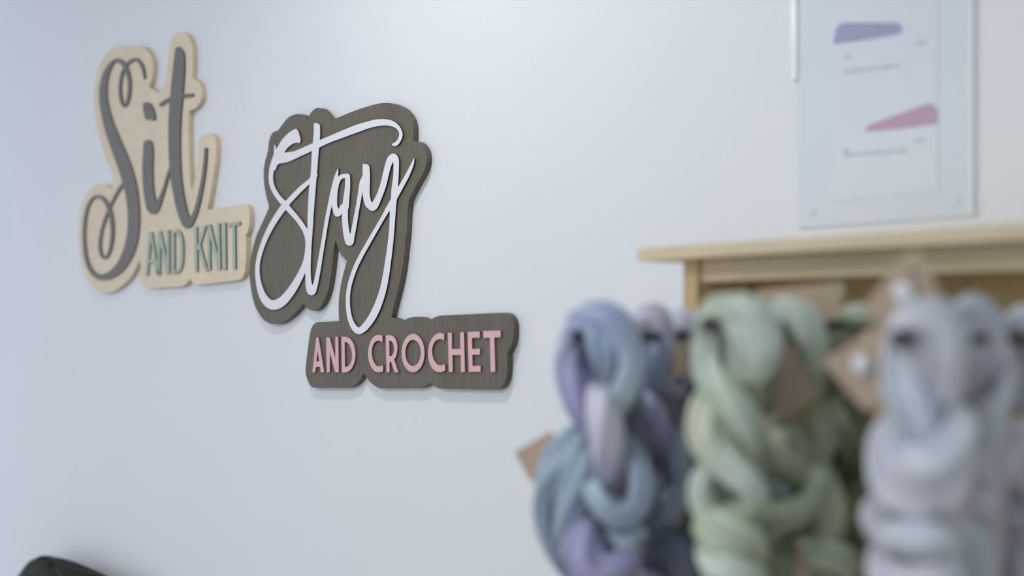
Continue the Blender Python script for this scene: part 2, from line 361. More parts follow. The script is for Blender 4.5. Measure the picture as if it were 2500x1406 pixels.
# ------------------------------------------------------------------ sign "Stay and crochet"
m_stain = grain_wood('grey_stained_plywood', rgb(92, 87, 73), rgb(112, 106, 90), (40, 1, 2.2), 9, 0.5, ply=((1, 1, 1, 1), (0.62, 0.6, 0.55, 1)), mott=0.22)
m_white = plain('white_letter_paint', (0.83, 0.84, 0.90), 0.45, 0.02, 40)
m_pink = plain('pink_letter_paint', rgb(226, 184, 188), 0.45, 0.03, 40)
stay = empty('wall_sign', (W(900, 950).x, 0.0, W(900, 950).z), 'dark grey stained plywood sign reading Stay and crochet in white and pink letters', 'sign', 'wooden word signs on the wall')
back = C3([(375, 432), (402, 398), (450, 332), (502, 276), (560, 244), (620, 233), (672, 242), (705, 266), (724, 318), (745, 265), (772, 213), (810, 176), (850, 161), (896, 170), (940, 204), (985, 258), (1040, 296), (1130, 258), (1250, 208), (1400, 156), (1550, 114), (1640, 103), (1720, 108), (1800, 134), (1870, 176), (1930, 240), (1966, 315), (1980, 400), (1982, 490), (1978, 556),
           (2030, 560), (2078, 590), (2118, 648), (2138, 720), (2138, 800), (2120, 880), (2084, 960), (2042, 1032), (2000, 1110), (1960, 1188), (1928, 1262)])
back += C4([(1735, 62), (1729, 150), (1722, 300), (1706, 450), (1690, 600), (1668, 750), (1640, 880), (1610, 1000), (1580, 1120), (1560, 1207)])
back += C5([(1080, 162), (1118, 180), (1152, 212), (1170, 190), (1204, 164), (1262, 148), (1328, 146), (1384, 160), (1437, 193), (1470, 166), (1520, 141), (1580, 132), (1800, 122), (2000, 112), (2190, 103), (2255, 106), (2300, 134), (2333, 192), (2342, 270), (2337, 370), (2318, 450), (2276, 541), (2276, 600), (2273, 700), (2264, 788), (2244, 850), (2212, 900), (2165, 923), (2100, 927), (2062, 926), (2043, 921), (2024, 926), (1800, 921), (1570, 915), (1512, 901), (1470, 874), (1448, 855), (1424, 873), (1388, 894), (1330, 910), (1235, 909), (1197, 903), (1178, 910), (1050, 911), (915, 910), (855, 886), (802, 842), (766, 792), (735, 750), (720, 776), (692, 824), (652, 868), (604, 896), (550, 906), (400, 905), (205, 905), (165, 880), (132, 820), (113, 740), (118, 640), (135, 500), (154, 360), (170, 282), (196, 226), (238, 203), (320, 200), (400, 195), (471, 190)])
back += C4([(995, 1150), (995, 1050), (1004, 950), (1020, 850), (1044, 740), (1068, 655), (1083, 607), (1052, 570), (1020, 530), (992, 470), (963, 383), (948, 450), (936, 540), (921, 680), (906, 790), (890, 880), (864, 970), (826, 1055), (788, 1106), (740, 1134), (692, 1130), (652, 1102), (612, 1062), (590, 1095), (540, 1150), (480, 1206), (420, 1250), (360, 1275), (300, 1280), (240, 1267), (182, 1225), (130, 1150), (90, 1060), (60, 940), (42, 800), (40, 700), (55, 560), (85, 420), (125, 300), (180, 180), (222, 85), (246, 16)])
back += C3([(246, 1232), (226, 1130), (212, 1020), (211, 900), (225, 800), (250, 710), (264, 650), (270, 580), (286, 510), (312, 460), (345, 438)])
plate('backing_board', [to_plane(smooth_poly(back, 36), BT)], 0.0006, BT, m_stain, stay, 0.0006)
head = smooth_poly(C3([(338, 600), (356, 606), (357, 655), (385, 607), (440, 525), (510, 455), (570, 418), (600, 408), (622, 440), (638, 490), (649, 545), (638, 578), (590, 575), (540, 597), (490, 640), (453, 695), (420, 750), (400, 818), (375, 835), (350, 900), (290, 900), (300, 800), (330, 710)]), 40)
cross = smooth_poly(C3([(385, 760), (453, 695), (560, 678), (680, 630), (800, 575), (1000, 490), (1150, 425), (1300, 365), (1450, 320), (1550, 298), (1640, 295), (1720, 308), (1780, 340), (1830, 395), (1855, 460), (1852, 510), (1830, 560), (1800, 600), (1766, 614), (1736, 606), (1727, 590), (1765, 568), (1800, 530), (1815, 482), (1808, 440), (1780, 405), (1730, 380), (1660, 370), (1560, 378), (1450, 405), (1300, 460), (1150, 515), (1000, 570), (880, 625), (790, 668), (660, 728), (560, 776), (480, 806), (400, 819), (372, 815)]), 60)
S1 = C3([(335, 800, 60), (312, 860, 58), (300, 930, 54), (297, 1000, 52), (305, 1060, 52), (326, 1122, 54), (360, 1182, 56), (402, 1238, 60), (455, 1296, 68)]) + C4([(470, 56, 56), (540, 135, 52), (598, 212, 52), (640, 285, 54), (664, 365, 56), (668, 450, 58), (656, 560, 60), (632, 650, 64), (600, 726, 70), (560, 805, 76), (510, 890, 84), (452, 970, 92), (392, 1034, 98), (332, 1068, 102), (280, 1072, 100), (230, 1045, 90), (186, 985, 78), (156, 910, 66), (135, 820, 54), (124, 720, 48), (130, 620, 46), (152, 520, 48), (190, 405, 52), (240, 292, 56), (300, 182, 62), (358, 92, 66), (410, 22, 68)]) + C3([(500, 1278, 62), (580, 1192, 60), (660, 1112, 58), (740, 1042, 52), (800, 992, 46), (834, 962, 32)])
T1 = C3([(843, 380, 72), (842, 450, 76), (836, 550, 78), (825, 650, 80), (818, 750, 76), (812, 850, 74), (804, 950, 74), (794, 1050, 76), (785, 1150, 78), (778, 1250, 76), (772, 1360, 72)]) + C4([(698, 60, 64), (692, 200, 60), (686, 330, 54), (679, 450, 50), (673, 600, 50), (668, 720, 56), (672, 820, 64), (684, 890, 74), (706, 928, 84), (736, 886, 58), (756, 820, 48), (776, 720, 46), (796, 600, 44), (816, 480, 42), (840, 340, 40), (862, 200, 40), (885, 80, 42)]) + C3([(988, 1345, 46), (1010, 1240, 50), (1035, 1130, 52), (1058, 1030, 50), (1076, 950, 34), (1092, 886, 8)])
A1 = C3([(1215, 985, 40), (1190, 968, 56), (1150, 970, 52), (1110, 995, 50), (1082, 1060, 46), (1064, 1150, 48), (1052, 1250, 58), (1053, 1330, 60)]) + C4([(955, 20, 58), (966, 60, 62), (986, 88, 78), (1010, 64, 50), (1040, 20, 56)])
A2 = C3([(1203, 968, 60), (1206, 1050, 60), (1203, 1120, 64), (1192, 1220, 70), (1180, 1330, 80)]) + C4([(1064, 30, 66), (1064, 150, 64), (1072, 250, 66), (1088, 335, 72), (1113, 395, 86), (1140, 340, 54), (1160, 250, 48), (1181, 130, 46)]) + C3([(1322, 1350, 46), (1340, 1250, 48), (1356, 1150, 50), (1374, 1050, 54), (1405, 960, 40)])
Y1 = C3([(1424, 868, 82), (1428, 950, 84), (1427, 1050, 86), (1424, 1140, 84), (1430, 1220, 84), (1450, 1290, 84), (1480, 1325, 88), (1510, 1330, 92), (1548, 1275, 80), (1590, 1180, 72), (1625, 1080, 72), (1655, 960, 72), (1682, 850, 74), (1710, 775, 80), (1746, 744, 84), (1774, 775, 74), (1781, 850, 64), (1778, 950, 64), (1770, 1050, 68), (1760, 1150, 76), (1753, 1260, 66)]) + C4([(1578, 30, 66), (1573, 150, 58), (1563, 300, 56), (1546, 460, 60), (1527, 600, 64), (1500, 780, 68), (1464, 940, 72), (1412, 1090, 78), (1355, 1205, 80), (1300, 1285, 78), (1250, 1335, 74), (1206, 1351, 70), (1160, 1312, 62), (1122, 1232, 52), (1101, 1130, 46), (1095, 1020, 44), (1106, 900, 44), (1136, 780, 46), (1181, 660, 46), (1240, 540, 46), (1302, 430, 46), (1370, 312, 44), (1438, 194, 42), (1498, 92, 44)]) + C3([(1680, 1360, 56), (1720, 1300, 64), (1760, 1228, 64), (1800, 1160, 58), (1850, 1072, 54), (1900, 982, 50), (1940, 902, 44), (1972, 826, 32), (1992, 768, 12)])
ysq = C3([(1383, 825), (1412, 823), (1445, 840), (1466, 880), (1466, 960), (1390, 960), (1384, 960)])
tsq = C3([(806, 345), (830, 340), (878, 372), (880, 430), (806, 430)])
letters('script_letters', [('poly', head), ('poly', cross), ('stroke', S1), ('stroke', T1), ('stroke', A1), ('stroke', A2), ('stroke', Y1), ('poly', ysq), ('poly', tsq)], m_white, stay, (615, 285, 1025, 830))
crochet = [
 ([(228, 368), (252, 366), (314, 740), (277, 740), (268, 682), (226, 684), (217, 740), (186, 742)], [(241, 505), (261, 622), (230, 624)]),
 ([(335, 366), (370, 365), (433, 590), (433, 360), (464, 360), (470, 741), (432, 741), (374, 525), (374, 741), (340, 741)],),
 ([(498, 360), (550, 361), (592, 382), (625, 430), (644, 500), (648, 570), (635, 640), (607, 700), (572, 733), (540, 742), (503, 742)], [(532, 415), (562, 425), (590, 460), (607, 520), (611, 580), (600, 630), (577, 668), (552, 682), (535, 683)]),
 ([(937, 346), (890, 341), (855, 353), (820, 390), (795, 450), (784, 530), (790, 610), (815, 680), (850, 725), (890, 740), (925, 737), (944, 728), (943, 660), (922, 672), (895, 675), (865, 660), (840, 620), (826, 565), (824, 510), (833, 460), (855, 420), (885, 402), (912, 404), (938, 420)],),
 ([(972, 345), (1020, 343), (1060, 361), (1085, 402), (1097, 460), (1095, 520), (1082, 572), (1062, 605), (1108, 741), (1069, 741), (1029, 628), (1013, 628), (1014, 741), (980, 741)], [(1010, 400), (1035, 408), (1055, 440), (1062, 490), (1055, 533), (1037, 562), (1013, 570)]),
 ([(1265 + 123 * math.cos(t), 534 + 206 * math.sin(t)) for t in np.arange(24) * math.pi / 12], [(1265 + 83 * math.cos(t), 532 + 140 * math.sin(t)) for t in np.arange(24) * math.pi / 12]),
 ([(1598, 328), (1550, 320), (1510, 333), (1470, 375), (1440, 440), (1427, 520), (1432, 600), (1460, 680), (1500, 725), (1545, 738), (1585, 732), (1610, 718), (1605, 650), (1578, 664), (1545, 665), (1512, 643), (1485, 600), (1471, 545), (1470, 490), (1483, 440), (1510, 402), (1545, 384), (1576, 388), (1598, 402)],),
 ([(1638, 318), (1680, 316), (1682, 492), (1772, 490), (1770, 313), (1810, 312), (1820, 736), (1778, 736), (1775, 555), (1686, 557), (1690, 736), (1648, 736)],),
 ([(1850, 308), (1978, 303), (1980, 368), (1896, 372), (1898, 490), (1982, 488), (1982, 550), (1900, 553), (1902, 672), (1988, 668), (1988, 735), (1862, 736)],),
 ([(2016, 298), (2203, 293), (2203, 365), (2135, 367), (2145, 735), (2095, 735), (2087, 369), (2020, 372)],)]
for lp in crochet:
    plate('block_letter', [to_plane(smooth_poly(C5(l), 36), BT + LT) for l in lp], BT + 0.00005, BT + LT, m_pink, stay, side=m_char_pink)

# ------------------------------------------------------------------ acrylic poster holder on the wall
M = Mat('clear_acrylic')
tr = M.n('ShaderNodeBsdfTransparent'); tr.inputs[0].default_value = (0.99, 0.995, 1.0, 1); gl = M.n('ShaderNodeBsdfGlossy'); gl.inputs['Roughness'].default_value = 0.06
fr = M.n('ShaderNodeFresnel'); fr.inputs[0].default_value = 1.45; mx = M.n('ShaderNodeMixShader')
bf = M.n('ShaderNodeNewGeometry'); ms = M.n('ShaderNodeMath', operation='MULTIPLY_ADD'); ms.inputs[1].default_value = -1; ms.inputs[2].default_value = 1
mf = M.n('ShaderNodeMath', operation='MULTIPLY'); M.l(bf.outputs['Backfacing'], ms.inputs[0]); M.l(ms.outputs[0], mf.inputs[0]); M.l(fr.outputs[0], mf.inputs[1]); M.l(mf.outputs[0], mx.inputs[0]); M.l(tr.outputs[0], mx.inputs[1]); M.l(gl.outputs[0], mx.inputs[2]); M.l(mx.outputs[0], M.t.nodes['Material Output'].inputs[0]); m_acr = M.m
m_acb = plain('frosted_backing', (0.77, 0.83, 0.88), 0.35, 0.015, 5)
m_edge = plain('edge_highlight', (0.95, 0.96, 0.97), 0.12, 0.02, 8)  # near-white colour stands in for the bright reflection on the acrylic edge
m_paper = plain('poster_paper', (0.80, 0.85, 0.90), 0.8, 0.01, 20)
m_purple = plain('purple_print', rgb(166, 160, 192, 1.15), 0.8, 0.03, 30)
m_rose = plain('rose_print', rgb(190, 158, 182, 1.15), 0.8, 0.03, 30)
m_ink = plain('pale_grey_print', rgb(196, 206, 216), 0.8, 0.03, 30)
q0 = W(1952, 548); q1 = W(2374, 531); zb = 0.5 * (W(1952, 553).z + W(2374, 531).z); zt = zb + 0.40
fx0, fx1 = q0.x, q1.x
frm = empty('poster_holder', (0.5 * (fx0 + fx1), 0, zb), 'clear acrylic poster holder with purple and rose shapes on white sheet', 'poster')
box('backing_panel', fx0, fx1, -0.0025, -0.0006, zb, zt, m_acb, frm)
def quad_print(name, pts, D, mat, parent, th=0.0003):
    return plate(name, [to_plane(pts, D)], D - th, D, mat, parent)
px0, px1 = W(2034, 300).x, W(2294, 300).x
sheet = box('printed_sheet', px0, px1, -0.0032, -0.0026, zb + 0.031, zt - 0.02, m_paper, frm)
quad_print('printed_shape', smooth_poly([(2034, 108), (2040, 76), (2056, 57), (2110, 55), (2192, 55), (2204, 70), (2198, 82), (2120, 96)], 50), 0.0036, m_purple, sheet)
quad_print('printed_shape', smooth_poly([(2110, 322), (2126, 304), (2190, 280), (2262, 254), (2282, 258), (2289, 276), (2288, 302), (2200, 314)], 50), 0.0036, m_rose, sheet)
random.seed(4)
for (xa, ya, xb, yb) in ((2062, 140, 2080, 137), (2062, 176, 2195, 160), (2235, 106, 2262, 104), (2058, 370, 2080, 366), (2062, 380, 2212, 366), (2232, 344, 2258, 342)):
    x = xa
    while x < xb - 4:
        wd = random.uniform(10, 26); e = min(xb, x + wd); y = ya + (yb - ya) * (x - xa) / max(1, xb - xa)
        s = -(815 - y) / 3750.0
        quad_print('printed_line', [(x, y - 4), (e, y - 4 + s * (e - x)), (e, y + 4 + s * (e - x)), (x, y + 4)], 0.0036, m_ink, sheet)
        x = e + 5
box('acrylic_cover', fx0, fx1, -0.0056, -0.0038, zb, zt, m_acr, frm)
box('edge_highlight_strip', fx0 - 0.0095, fx0 - 0.0001, -0.0058, -0.0006, zb + 0.19, zt, m_edge, frm, 0.0015)  # upper part only, where the white highlight is painted in
box('edge_highlight_strip', fx1 + 0.0001, fx1 + 0.0035, -0.0057, -0.0006, zb, zt, m_edge, frm, 0.001)  # same highlight colour, lightens the side face
for (sx, sz) in ((fx0 + 0.02, zb + 0.02), (fx1 - 0.02, zb + 0.02), (fx0 + 0.02, zt - 0.02), (fx1 - 0.02, zt - 0.02)):
    v, f, _ = tube_geo([(sx, -0.0026, sz), (sx, -0.0037, sz)], 0.006, 16); mesh_obj('spacer', v, f, m_acb, frm)

# ------------------------------------------------------------------ pine display cabinet
m_pine = grain_wood('pine_board', rgb(222, 202, 166), rgb(234, 216, 182), (1.0, 14, 14), 8, 0.55, mott=0.12)
m_pine_v = grain_wood('pine_panel', rgb(214, 184, 136), rgb(228, 200, 152), (14, 14, 1.0), 8, 0.6, mott=0.15)
SD = 0.27                                                   # front edge of the top board, from the wall
tl = W(1555, 606, SD); th = MPP(1555, SD) * 32
cx0 = W(1668, 640, SD - 0.034).x; ztop = tl.z; zun = ztop - th
cxr = 0.95
cab = empty('display_cabinet', (0.5 * (cx0 + cxr), -0.14, 0), 'pale pine display cabinet with overhanging top holding the yarn pegs', 'cabinet')
box('top_board', tl.x, cxr + (cx0 - tl.x), -SD, -0.001, zun, ztop, m_pine, cab, 0.0012)
pw = W(1702, 700, SD - 0.034).x - cx0
yF = -(SD - 0.034)
box('side_panel', cx0, cx0 + pw, yF, -0.001, 0.06, zun - 0.0003, m_pine_v, cab, 0.001)
box('side_panel', cxr - pw, cxr, yF, -0.001, 0.06, zun - 0.0003, m_pine_v, cab, 0.001)
zr = W(1704, 689, SD - 0.040).z
box('front_rail', cx0 + pw + 0.0003, cxr - pw - 0.0003, yF + 0.006, yF + 0.024, zr, zun - 0.0003, m_pine, cab, 0.001)
yB = -(SD - 0.13)
n = 7; bw = (cxr - cx0 - 2 * pw - 0.0006) / n
m_back = grain_wood('shaded_pine_back', rgb(196, 172, 122), rgb(208, 184, 136), (14, 14, 1.0), 8, 0.7, mott=0.15)  # darker pine: shade of the recess put into the colour
bp = box('back_panel', cx0 + pw + 0.0003, cxr - pw - 0.0003, yB + 0.008, yB + 0.012, 0.16, zun - 0.0003, m_pine_v, cab)
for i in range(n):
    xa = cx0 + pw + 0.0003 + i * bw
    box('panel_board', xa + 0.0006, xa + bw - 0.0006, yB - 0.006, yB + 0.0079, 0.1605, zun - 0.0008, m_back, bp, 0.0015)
box('bottom_board', cx0 + pw + 0.0003, cxr - pw - 0.0003, yF, -0.001, 0.14, 0.158, m_pine, cab, 0.001)
box('plinth', cx0 + 0.012, cxr - 0.012, yF + 0.03, -0.016, 0.0, 0.0597, m_pine, cab)

# ------------------------------------------------------------------ yarn skeins on pegs
M = Mat('hand_dyed_yarn')
at = M.n('ShaderNodeVertexColor', layer_name='dye_and_shade'); nz = M.noise(30, detail=3)
hs = M.n('ShaderNodeMix', data_type='RGBA', blend_type='MULTIPLY'); hs.inputs[0].default_value = 0.5
r2 = M.ramp([(0.3, (0.72, 0.75, 0.78, 1)), (0.7, (1.1, 1.08, 1.08, 1))]); M.l(nz.outputs['Fac'], r2.inputs[0])
M.l(at.outputs[0], hs.inputs[6]); M.l(r2.outputs[0], hs.inputs[7]); M.l(hs.outputs[2], M.b.inputs['Base Color'])
M.b.inputs['Roughness'].default_value = 0.85; M.b.inputs['Sheen Weight'].default_value = 0.25; M.b.inputs['Specular IOR Level'].default_value = 0.2
uv = M.n('ShaderNodeUVMap'); wv = M.n('ShaderNodeTexWave', bands_direction='DIAGONAL'); wv.inputs['Scale'].default_value = 9; wv.inputs['Distortion'].default_value = 1.5
M.l(uv.outputs[0], wv.inputs['Vector']); M.bump(wv.outputs['Fac'], 0.6, 0.0012); m_yarn = M.m
m_kraft = plain('kraft_card', rgb(184, 164, 142), 0.8, 0.05, 50)
m_hole = plain('dark_metal_peg', (0.05, 0.05, 0.048), 0.4, 0.1, 30, metal=0.6)
m_bead = plain('white_cord_bead', (0.90, 0.93, 0.97), 0.4, 0.02, 30)
m_cord = plain('tag_cord', rgb(205, 205, 210), 0.7, 0.05, 80)

def strand(parent, D0, pts, cols, ridges=9):
    """pts: (px, py, forward metres, radius px) along the strand; cols: dye colours, some with painted shade, spread evenly along it"""
    P = []; 
    for x, y, d, r in pts:
        p = W(x, y, D0 + d); P.append((p.x, p.y, p.z, r * MPP(x, D0 + d)))
    # round off both ends
    Q = catmull(P, 7); Q[:, 3] = np.maximum(Q[:, 3], 0.002)
    def cap(A, B, rr):
        d = (A[:3] - B[:3]); d /= np.linalg.norm(d) + 1e-9
        return [np.append(A[:3] + d * rr * math.sin(a), rr * max(0.03, math.cos(a))) for a in (0.5, 0.95, 1.3, 1.54)]
    Q = np.array(cap(Q[0], Q[1], Q[0][3])[::-1] + list(Q) + cap(Q[-1], Q[-2], Q[-1][3]))
    nn = 14; K = 7; V = []; F = []; CO = []; UV = []
    C = np.array([[q * min(1.42, 0.84 / max(rgb(*c)[:3])) for q in rgb(*c)[:3]] for c in cols]); T = np.linspace(0, 1, len(C))
    X = Q[:, :3]; N = len(X); tan = np.gradient(X, axis=0); tan /= np.linalg.norm(tan, axis=1)[:, None] + 1e-12
    nr = np.cross(tan[0], [0.3, 1.0, 0.1]); A = []; B = []
    for i in range(N):
        nr = nr - tan[i] * (nr @ tan[i]); nr /= np.linalg.norm(nr); A.append(nr); B.append(np.cross(tan[i], nr))
    A = np.array(A); B = np.array(B); L0 = np.concatenate([[0], np.cumsum(np.linalg.norm(np.diff(X, axis=0), axis=1))])
    rs = random.Random(int(abs(pts[0][0] * 7 + pts[0][1] * 13)))
    for k in range(K):                                     # plies of the bundle wind slowly round each other
        ph = 2 * math.pi * k / K + rs.uniform(-0.25, 0.25) + 16 * L0; off = rs.uniform(0.52, 0.66) if k else 0.0
        w0 = rs.uniform(0, 6); rad = Q[:, 3] * ((0.42 if k else 0.7) + 0.05 * np.sin(40 * L0 + w0))
        c = X + (Q[:, 3] * off)[:, None] * (np.cos(ph)[:, None] * A + np.sin(ph)[:, None] * B)
        v, f, L = tube_geo(c, rad, nn, 0, 0, 0)
        o0 = len(V); V += v; F += [tuple(q + o0 for q in p) for p in f]
        tt = np.clip(L0 / L0[-1] + rs.uniform(-0.06, 0.06), 0, 1); g = rs.uniform(0.9, 1.08)
        cc = np.stack([np.interp(tt, T, C[:, q]) for q in range(3)], 1) * g
        CO.append(np.repeat(cc, nn, 0)); UV.append(np.stack([np.tile(np.arange(nn) / nn, N), np.repeat(L / 0.05, nn)], 1))
    o = mesh_obj('yarn_strand', V, F, m_yarn, parent, True)
    me = o.data; u = me.uv_layers.new(name='UVMap'); ca = me.color_attributes.new('dye_and_shade', 'FLOAT_COLOR', 'POINT')
    buf = np.ones((len(V), 4)); buf[:, :3] = np.minimum(1, np.vstack(CO)); ca.data.foreach_set('color', buf.ravel())
    idx = np.zeros(len(me.loops), int); me.loops.foreach_get('vertex_index', idx); u.data.foreach_set('uv', np.vstack(UV)[idx].ravel())
    return o
def tag(parent, D0, quad, hole=None, bead=None, cord=None, d=0.0, dd=(0, 0, 0, 0)):
    """kraft card with four traced corners, a punched hole and its cord"""
    n = len(quad); P = [W(x, y, D0 + d + e) for (x, y), e in zip(quad, dd)]
    nrm = (P[1] - P[0]).cross(P[2] - P[0]).normalized()
    if nrm.y > 0: nrm = -nrm
    V = [p + nrm * 0.0004 for p in P] + [p - nrm * 0.0004 for p in P]
    F = [tuple(range(n)), tuple(range(2 * n - 1, n - 1, -1))] + [(i, i + n, (i + 1) % n + n, (i + 1) % n) for i in range(n)]
    t = mesh_obj('paper_tag', V, F, m_kraft, parent, label='brown kraft paper tag')
    def on_card(px, py, up):
        c = W(px, py, D0 + d); dr = c - CAM; k = (P[0] - CAM).dot(nrm) / dr.dot(nrm)
        return CAM + dr * k + nrm * up
    if hole:
        c = on_card(*hole, 0.0004); a = c + nrm * 0.0006
        v, f, _ = tube_geo([tuple(c), tuple(a)], 0.0032, 20); mesh_obj('eyelet', v, f, m_hole, t)
    if bead:
        c = on_card(*bead, 0.0085); R = 0.0085
        pts = [tuple(c + Vector((0, 0, R * math.cos(a)))) for a in np.linspace(0.05, math.pi - 0.05, 12)]
        v, f, _ = tube_geo(pts, [R * math.sin(a) for a in np.linspace(0.05, math.pi - 0.05, 12)], 20); mesh_obj('cord_bead', v, f, m_bead, t, True)
        if hole:
            v, f, _ = tube_geo(catmull([tuple(on_card(*hole, 0.001)), tuple((on_card(*hole, 0.006) + c) / 2), tuple(c)], 5), 0.0011, 8); mesh_obj('tag_cord', v, f, m_cord, t, True)
    return t
def skein(D0, base, label, group, strands):
    b = W(*base, D0); e = empty('yarn_skein', b, label, 'yarn', group)
    for pts, cols in strands: strand(e, D0, pts, cols)
    return e
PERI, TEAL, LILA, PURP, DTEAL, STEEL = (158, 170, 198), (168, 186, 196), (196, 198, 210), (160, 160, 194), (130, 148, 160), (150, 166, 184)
DPUR, DBLU = (98, 94, 116), (104, 116, 138)  # dark purple also serves as painted shade between skeins
F1, F2, F3 = 0.49, 0.395, 0.318
GB, GG, GW = 'blue and lilac skeins on one peg', 'sage green skeins on one peg', 'white and pale lilac skeins on one peg'
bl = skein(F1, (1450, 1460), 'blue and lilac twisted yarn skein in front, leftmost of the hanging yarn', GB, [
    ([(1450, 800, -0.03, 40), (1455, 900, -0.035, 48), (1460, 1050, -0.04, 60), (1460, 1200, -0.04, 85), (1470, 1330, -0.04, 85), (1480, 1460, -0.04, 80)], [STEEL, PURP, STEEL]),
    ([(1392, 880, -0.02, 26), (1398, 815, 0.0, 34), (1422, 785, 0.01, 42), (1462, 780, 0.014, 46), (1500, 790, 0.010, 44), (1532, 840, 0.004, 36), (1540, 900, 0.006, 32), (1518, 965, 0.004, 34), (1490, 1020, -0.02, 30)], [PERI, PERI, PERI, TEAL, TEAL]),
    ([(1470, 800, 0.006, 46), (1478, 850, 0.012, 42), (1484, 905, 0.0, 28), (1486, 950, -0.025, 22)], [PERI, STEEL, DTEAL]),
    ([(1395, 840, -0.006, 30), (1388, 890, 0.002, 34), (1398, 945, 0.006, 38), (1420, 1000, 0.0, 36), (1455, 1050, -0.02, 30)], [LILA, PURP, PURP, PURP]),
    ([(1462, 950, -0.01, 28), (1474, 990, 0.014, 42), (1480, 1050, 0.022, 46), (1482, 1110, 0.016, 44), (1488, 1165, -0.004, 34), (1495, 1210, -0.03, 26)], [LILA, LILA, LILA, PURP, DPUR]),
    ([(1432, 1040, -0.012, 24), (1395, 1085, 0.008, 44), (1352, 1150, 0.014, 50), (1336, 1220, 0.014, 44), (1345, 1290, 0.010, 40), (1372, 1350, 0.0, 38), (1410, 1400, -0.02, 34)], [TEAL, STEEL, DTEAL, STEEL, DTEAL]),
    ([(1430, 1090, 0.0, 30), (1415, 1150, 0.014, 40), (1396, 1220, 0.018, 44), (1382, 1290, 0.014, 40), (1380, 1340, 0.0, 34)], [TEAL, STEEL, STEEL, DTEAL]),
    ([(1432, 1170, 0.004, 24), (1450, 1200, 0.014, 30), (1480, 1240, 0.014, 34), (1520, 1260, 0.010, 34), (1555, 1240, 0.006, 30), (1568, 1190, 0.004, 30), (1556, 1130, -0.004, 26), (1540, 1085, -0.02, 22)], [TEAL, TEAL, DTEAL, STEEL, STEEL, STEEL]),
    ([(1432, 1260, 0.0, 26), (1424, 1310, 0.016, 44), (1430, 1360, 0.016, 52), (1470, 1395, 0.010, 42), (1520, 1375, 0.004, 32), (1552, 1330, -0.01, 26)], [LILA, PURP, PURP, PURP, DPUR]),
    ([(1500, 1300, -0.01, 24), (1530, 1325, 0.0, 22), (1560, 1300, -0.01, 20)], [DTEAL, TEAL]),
    ([(1530, 930, -0.03, 30), (1545, 1000, -0.03, 34), (1550, 1080, -0.03, 36), (1556, 1150, -0.03, 34)], [DTEAL, DPUR, DTEAL]),  # dark filler strand, shade of the gap put into its colour
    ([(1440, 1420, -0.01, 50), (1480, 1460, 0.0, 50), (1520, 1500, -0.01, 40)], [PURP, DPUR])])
tag(bl, F1, [(1256, 1104), (1345, 1052), (1382, 1120), (1296, 1176)], d=-0.02)
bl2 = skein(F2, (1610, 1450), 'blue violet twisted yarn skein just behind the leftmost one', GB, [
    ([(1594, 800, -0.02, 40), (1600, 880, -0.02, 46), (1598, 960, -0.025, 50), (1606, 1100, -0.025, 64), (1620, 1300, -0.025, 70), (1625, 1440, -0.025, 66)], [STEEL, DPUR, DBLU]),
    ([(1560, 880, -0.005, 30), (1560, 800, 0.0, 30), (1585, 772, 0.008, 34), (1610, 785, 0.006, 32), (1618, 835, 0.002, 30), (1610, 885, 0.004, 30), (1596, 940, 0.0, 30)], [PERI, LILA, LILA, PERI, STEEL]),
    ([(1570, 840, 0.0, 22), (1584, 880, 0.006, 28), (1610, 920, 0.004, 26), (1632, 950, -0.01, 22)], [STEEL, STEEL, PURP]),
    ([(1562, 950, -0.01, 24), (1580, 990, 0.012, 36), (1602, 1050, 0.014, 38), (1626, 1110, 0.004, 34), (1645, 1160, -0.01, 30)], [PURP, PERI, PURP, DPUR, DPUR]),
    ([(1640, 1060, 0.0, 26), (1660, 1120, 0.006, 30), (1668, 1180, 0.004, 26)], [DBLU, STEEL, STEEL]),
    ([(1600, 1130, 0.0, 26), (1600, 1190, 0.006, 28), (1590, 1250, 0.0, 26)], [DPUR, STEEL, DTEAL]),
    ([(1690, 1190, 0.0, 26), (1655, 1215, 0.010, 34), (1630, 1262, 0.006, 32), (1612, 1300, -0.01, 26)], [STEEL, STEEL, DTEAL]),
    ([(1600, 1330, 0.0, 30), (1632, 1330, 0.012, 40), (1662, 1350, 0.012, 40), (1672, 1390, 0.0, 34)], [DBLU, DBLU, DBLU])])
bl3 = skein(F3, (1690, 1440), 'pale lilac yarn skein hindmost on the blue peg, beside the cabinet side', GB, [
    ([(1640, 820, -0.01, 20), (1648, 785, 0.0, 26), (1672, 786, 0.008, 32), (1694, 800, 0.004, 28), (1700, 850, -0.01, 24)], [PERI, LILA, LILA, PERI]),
    ([(1675, 820, -0.02, 30), (1680, 960, -0.02, 34), (1690, 1100, -0.02, 36), (1695, 1300, -0.02, 36), (1700, 1420, -0.02, 34)], [DPUR, DPUR, DBLU, DPUR]),  # dark purple core stands in for the shadow behind the tag
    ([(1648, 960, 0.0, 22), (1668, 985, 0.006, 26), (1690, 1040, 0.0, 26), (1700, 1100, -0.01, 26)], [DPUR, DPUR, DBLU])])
tag(bl3, F3, [(1630, 832), (1716, 826), (1722, 925), (1636, 918)], d=0.02)

